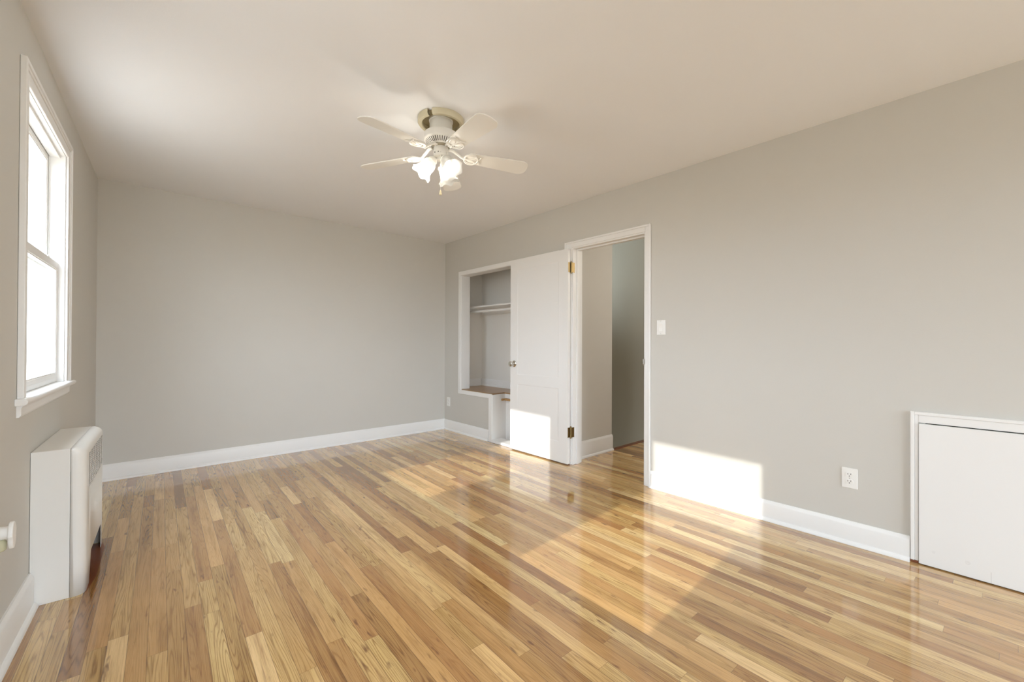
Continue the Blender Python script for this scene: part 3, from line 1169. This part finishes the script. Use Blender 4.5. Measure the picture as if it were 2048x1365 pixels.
b = MB().lathe([(0.0, -0.050), (0.016, -0.050), (0.0195, -0.046), (0.0195, -0.022), (0.014, -0.014), (0.0, -0.014)], 24, Matrix.Translation((0.030, 0, 0)))
b.build('oil_bottle', M_OIL, af, smooth=True)
b = MB().box(0.0004, 0.005, -0.035, 0.035, -0.056, 0.056)
tag(b.build('electrical_outlet', M_PLASTIC, M=ML @ Matrix.Translation((0, AFS, AFZ)), bevel=0.002),
    'white wall plate behind the plug-in air freshener', 'outlet')

# ------------------------------------------------------------------ brass door stop in the hall
dsp = empty('door_stop', Matrix.Translation((4.97, 2.70, 0.062)))
tag(dsp, 'small brass door stop on the hall baseboard', 'door stop')
b = MB().tube([(0.012, 0, 0), (-0.062, 0, -0.006)], 0.0065, 10)
b.lathe([(0.0, 0), (0.013, 0), (0.011, 0.006), (0.0, 0.008)], 16, Matrix.Translation((0.013, 0, 0)) @ Matrix.Rotation(-PI/2, 4, 'Y'))
b.build('rod', M_BRASS_L, dsp, smooth=True)
MB().sphere((-0.066, 0, -0.0064), 0.011, 14, 8).build('tip', M_STOPTIP, dsp, smooth=True)

# ------------------------------------------------------------------ ceiling fan
FX, FY = 1.573, 2.118
fan = empty('ceiling_fan', Matrix.Translation((FX, FY, H)))
tag(fan, 'white five-blade ceiling fan with three lit bell shades', 'ceiling fan')
CAMDIR = math.atan2(-FY, CAM.x-FX)

# yellowed canopy ring with a missing notch; z measured down from the ceiling
notch = math.radians(210)
b = MB()
b.lathe([(0.112, -0.0005), (0.134, -0.0005), (0.134, -0.024), (0.128, -0.033), (0.112, -0.033), (0.108, -0.028), (0.112, -0.0005)],
        60, a0=notch+0.10, a1=notch+2*PI-0.10)
b.build('canopy_ring', M_RING, fan, smooth=True)
b = MB().lathe([(0.0, -0.004), (0.111, -0.004), (0.111, -0.0006), (0.0, -0.0006)], 48)
b.build('mounting_plate', M_TAN, fan)
b = MB().lathe([(0.070, -0.004), (0.070, -0.014), (0.066, -0.016), (0.066, -0.072), (0.069, -0.080), (0.075, -0.084)], 48)
b.build('canopy_neck', M_FAN, fan, smooth=True)
b = MB().lathe([(0.060, -0.080), (0.085, -0.083), (0.096, -0.088), (0.0985, -0.094), (0.0985, -0.120), (0.0965, -0.126),
                (0.0935, -0.129), (0.0615, -0.156), (0.057, -0.158), (0.053, -0.155), (0.053, -0.138)], 64)
mh = b.build('motor_housing', M_FAN, fan, smooth=True)
b = MB()
for k in range(40):
    q = 2*PI*k/40
    Mv = Matrix.Rotation(q, 4, 'Z') @ Matrix.Translation((0.0775, 0, -0.1425)) @ Matrix.Rotation(math.radians(-40.2), 4, 'Y')
    vs = [Mv @ Vector(p) for p in [(x, y, z) for x in (-0.0145, 0.0145) for y in (-0.0020, 0.0020) for z in (-0.0008, 0.0020)]]
    b.add(vs, [(0, 1, 3, 2), (4, 6, 7, 5), (0, 4, 5, 1), (2, 3, 7, 6), (0, 2, 6, 4), (1, 5, 7, 3)])
b.build('vent_slots', M_DARK, mh)
b = MB().lathe([(0.0, -0.142), (0.052, -0.142), (0.052, -0.158), (0.046, -0.166), (0.0, -0.166)], 32)
b.build('rotor_hub', mat('tarnished_hub', (0.38, 0.34, 0.25), 0.4, metal=0.4), fan, smooth=True)
b = MB().lathe([(0.0, -0.162), (0.041, -0.166), (0.043, -0.170), (0.043, -0.214), (0.040, -0.222), (0.026, -0.226), (0.024, -0.240), (0.0, -0.244)], 40)
shs = b.build('switch_housing', M_FAN, fan, smooth=True)
for q in (CAMDIR+0.9, CAMDIR-0.9, CAMDIR-0.35, CAMDIR+2.4):
    b = MB()
    b.sphere((0.0435*math.cos(q), 0.0435*math.sin(q), -0.205), 0.0032, 10, 6)
    b.build('screw', M_DARK, shs)

BZ = -0.197
blade_out = []


def arc(cx, cy, r_, a_, c_, n=7):
    return [(cx+r_*math.cos(a_+(c_-a_)*k/n), cy+r_*math.sin(a_+(c_-a_)*k/n)) for k in range(n+1)]


RT = 0.535
outline = [(0.165, -0.046)]
outline += [(0.30, -0.054), (RT-0.07, -0.062)]
outline += arc(RT-0.045, -0.018, 0.045, -PI/2, -0.12)
outline += [(RT+0.002, 0.0)]
outline += arc(RT-0.045, 0.018, 0.045, 0.12, PI/2)
outline += [(RT-0.07, 0.062), (0.30, 0.054), (0.165, 0.046)]
outline += [(0.152, 0.030), (0.147, 0.0), (0.152, -0.030)]


def fan_blade(q, first=None):
    Mq = Matrix.Rotation(q, 4, 'Z') @ Matrix.Translation((0, 0, BZ)) @ Matrix.Rotation(math.radians(2.2), 4, 'Y') @ Matrix.Rotation(math.radians(-11.5), 4, 'X')
    if first is None:
        b_ = MB().prism(outline, -0.003, 0.003, 'z')
        bl = b_.build('blade', M_BLADE, fan, Mq, bevel=0.0012)
        i_ = MB()
        # arm sweeping up to the hub, then an openwork shell of loops under the blade root
        i_.tube([(0.048, 0, 0.034), (0.070, 0, 0.034), (0.095, 0, 0.016), (0.125, 0, -0.006), (0.150, 0, -0.008)], 0.0078, 8)
        i_.tube([(0.048, 0.014, 0.034), (0.070, 0.012, 0.034), (0.095, 0.008, 0.017), (0.125, 0.005, -0.005)], 0.005, 8)

        def loop(cx, cy, rx, ry, rot, r_, n=26):
            pts_ = []
            for k in range(n):
                a_ = 2*PI*k/n
                x, y = rx*math.cos(a_), ry*math.sin(a_)
                pts_.append((cx+x*math.cos(rot)-y*math.sin(rot), cy+x*math.sin(rot)+y*math.cos(rot), -0.007))
            i_.tube(pts_, r_, 8, closed=True)
        loop(0.180, 0.0, 0.042, 0.047, 0, 0.0048)
        loop(0.176, 0.019, 0.034, 0.015, 0.25, 0.0035)
        loop(0.176, -0.019, 0.034, 0.015, -0.25, 0.0035)
        i_.tube([(0.14, 0, -0.007), (0.222, 0, -0.007)], 0.004, 8)
        i_.tube([(0.222, 0, -0.006), (0.233, 0.022, -0.006), (0.236, 0.033, -0.006)], 0.0045, 8)
        i_.tube([(0.222, 0, -0.006), (0.233, -0.022, -0.006), (0.236, -0.033, -0.006)], 0.0045, 8)
        pl_ = [(0.152+0.038+0.036*math.cos(2*PI*k/20), 0.040*math.sin(2*PI*k/20)) for k in range(20)]
        i_.prism(pl_, -0.0058, -0.0030, 'z')
        i_.build('blade_bracket', M_FAN, bl, smooth=True)
        return bl
    bl = first.copy()
    COL.objects.link(bl)
    bl.parent = fan
    bl.matrix_local = Mq
    for ch in first.children:
        c_ = ch.copy()
        COL.objects.link(c_)
        c_.parent = bl
        c_.matrix_local = ch.matrix_local.copy()
    return bl


Q0 = math.radians(48.5)
proto = fan_blade(Q0)
for k in range(1, 5):
    fan_blade(Q0+2*PI/5*k, proto)

# light kit: three bell shades
prof = [(0.021, 0.0), (0.026, 0.004), (0.033, 0.012), (0.040, 0.026), (0.0425, 0.044), (0.0425, 0.062), (0.046, 0.078), (0.054, 0.092), (0.064, 0.102)]


def scal(f):
    return max(0.0, (f-0.45)/0.55)**1.6


for q in (math.radians(152), math.radians(-88), math.radians(32)):
    tilt = math.radians(40)
    ax = Vector((math.cos(q)*math.sin(tilt), math.sin(q)*math.sin(tilt), -math.cos(tilt)))
    p0 = Vector((0.048*math.cos(q), 0.048*math.sin(q), -0.246))
    Ms = Matrix.Translation(p0) @ ax.to_track_quat('Z', 'Y').to_matrix().to_4x4()
    b = MB()
    c0 = Vector((0.012*math.cos(q), 0.012*math.sin(q), -0.230))
    b.tube([c0, c0*0.4+p0*0.6+Vector((0, 0, 0.006)), p0], 0.009, 10)
    b.lathe([(0.0, -0.020), (0.016, -0.020), (0.027, -0.006), (0.0285, 0.006), (0.0265, 0.008), (0.0, 0.006)], 28, Ms)
    ho = b.build('lamp_holder', M_FAN, fan, smooth=True)
    sh_ = MB().lathe(prof, 48, Ms, scallop=scal).build('lamp_shade', M_SHADE, fan, smooth=True, angle=80)
    b = MB().lathe([(0.0, 0.008), (0.012, 0.010), (0.0135, 0.020), (0.018, 0.030), (0.019, 0.038), (0.015, 0.047), (0.008, 0.051), (0.0, 0.052)], 24, Ms)
    b.build('bulb', M_BULB, sh_, smooth=True)
    ld = bpy.data.lights.new('bulb_light', 'POINT')
    ld.energy = 2.3 if q > 0 else 0.18      # the bulb on the near side glows more weakly
    ld.color = (1.0, 0.95, 0.87)
    ld.shadow_soft_size = 0.015
    lo_ = bpy.data.objects.new('bulb_light', ld)
    COL.objects.link(lo_)
    lo_.location = Vector((FX, FY, H)) + p0 + ax*0.072

# pull chains
for dq, r0, ln, fob in ((0.75, 0.044, 0.055, False), (0.25, 0.046, 0.215, True)):
    q = CAMDIR+dq if not fob else CAMDIR-0.02
    x, y = r0*math.cos(q), r0*math.sin(q)
    b = MB()
    z = -0.205
    b.tube([(x*0.9, y*0.9, z), (x*1.12, y*1.12, z-0.004), (x*1.15, y*1.15, z-0.012)], 0.0022, 8)
    k = 0
    while k*0.0042 < ln:
        b.sphere((x*1.15, y*1.15, z-0.012-k*0.0042), 0.0019, 6, 4)
        k += 1
    ch = b.build('pull_chain', M_FAN, fan, smooth=True)
    zb = z-0.012-ln
    fb = MB().lathe([(0.0, 0.0), (0.003, -0.002), (0.0045, -0.008), (0.0075, -0.022), (0.0065, -0.029), (0.0, -0.031)], 16, Matrix.Translation((x*1.15, y*1.15, zb)))
    if fob:
        fb.build('pull_knob', M_FOB, ch, smooth=True)
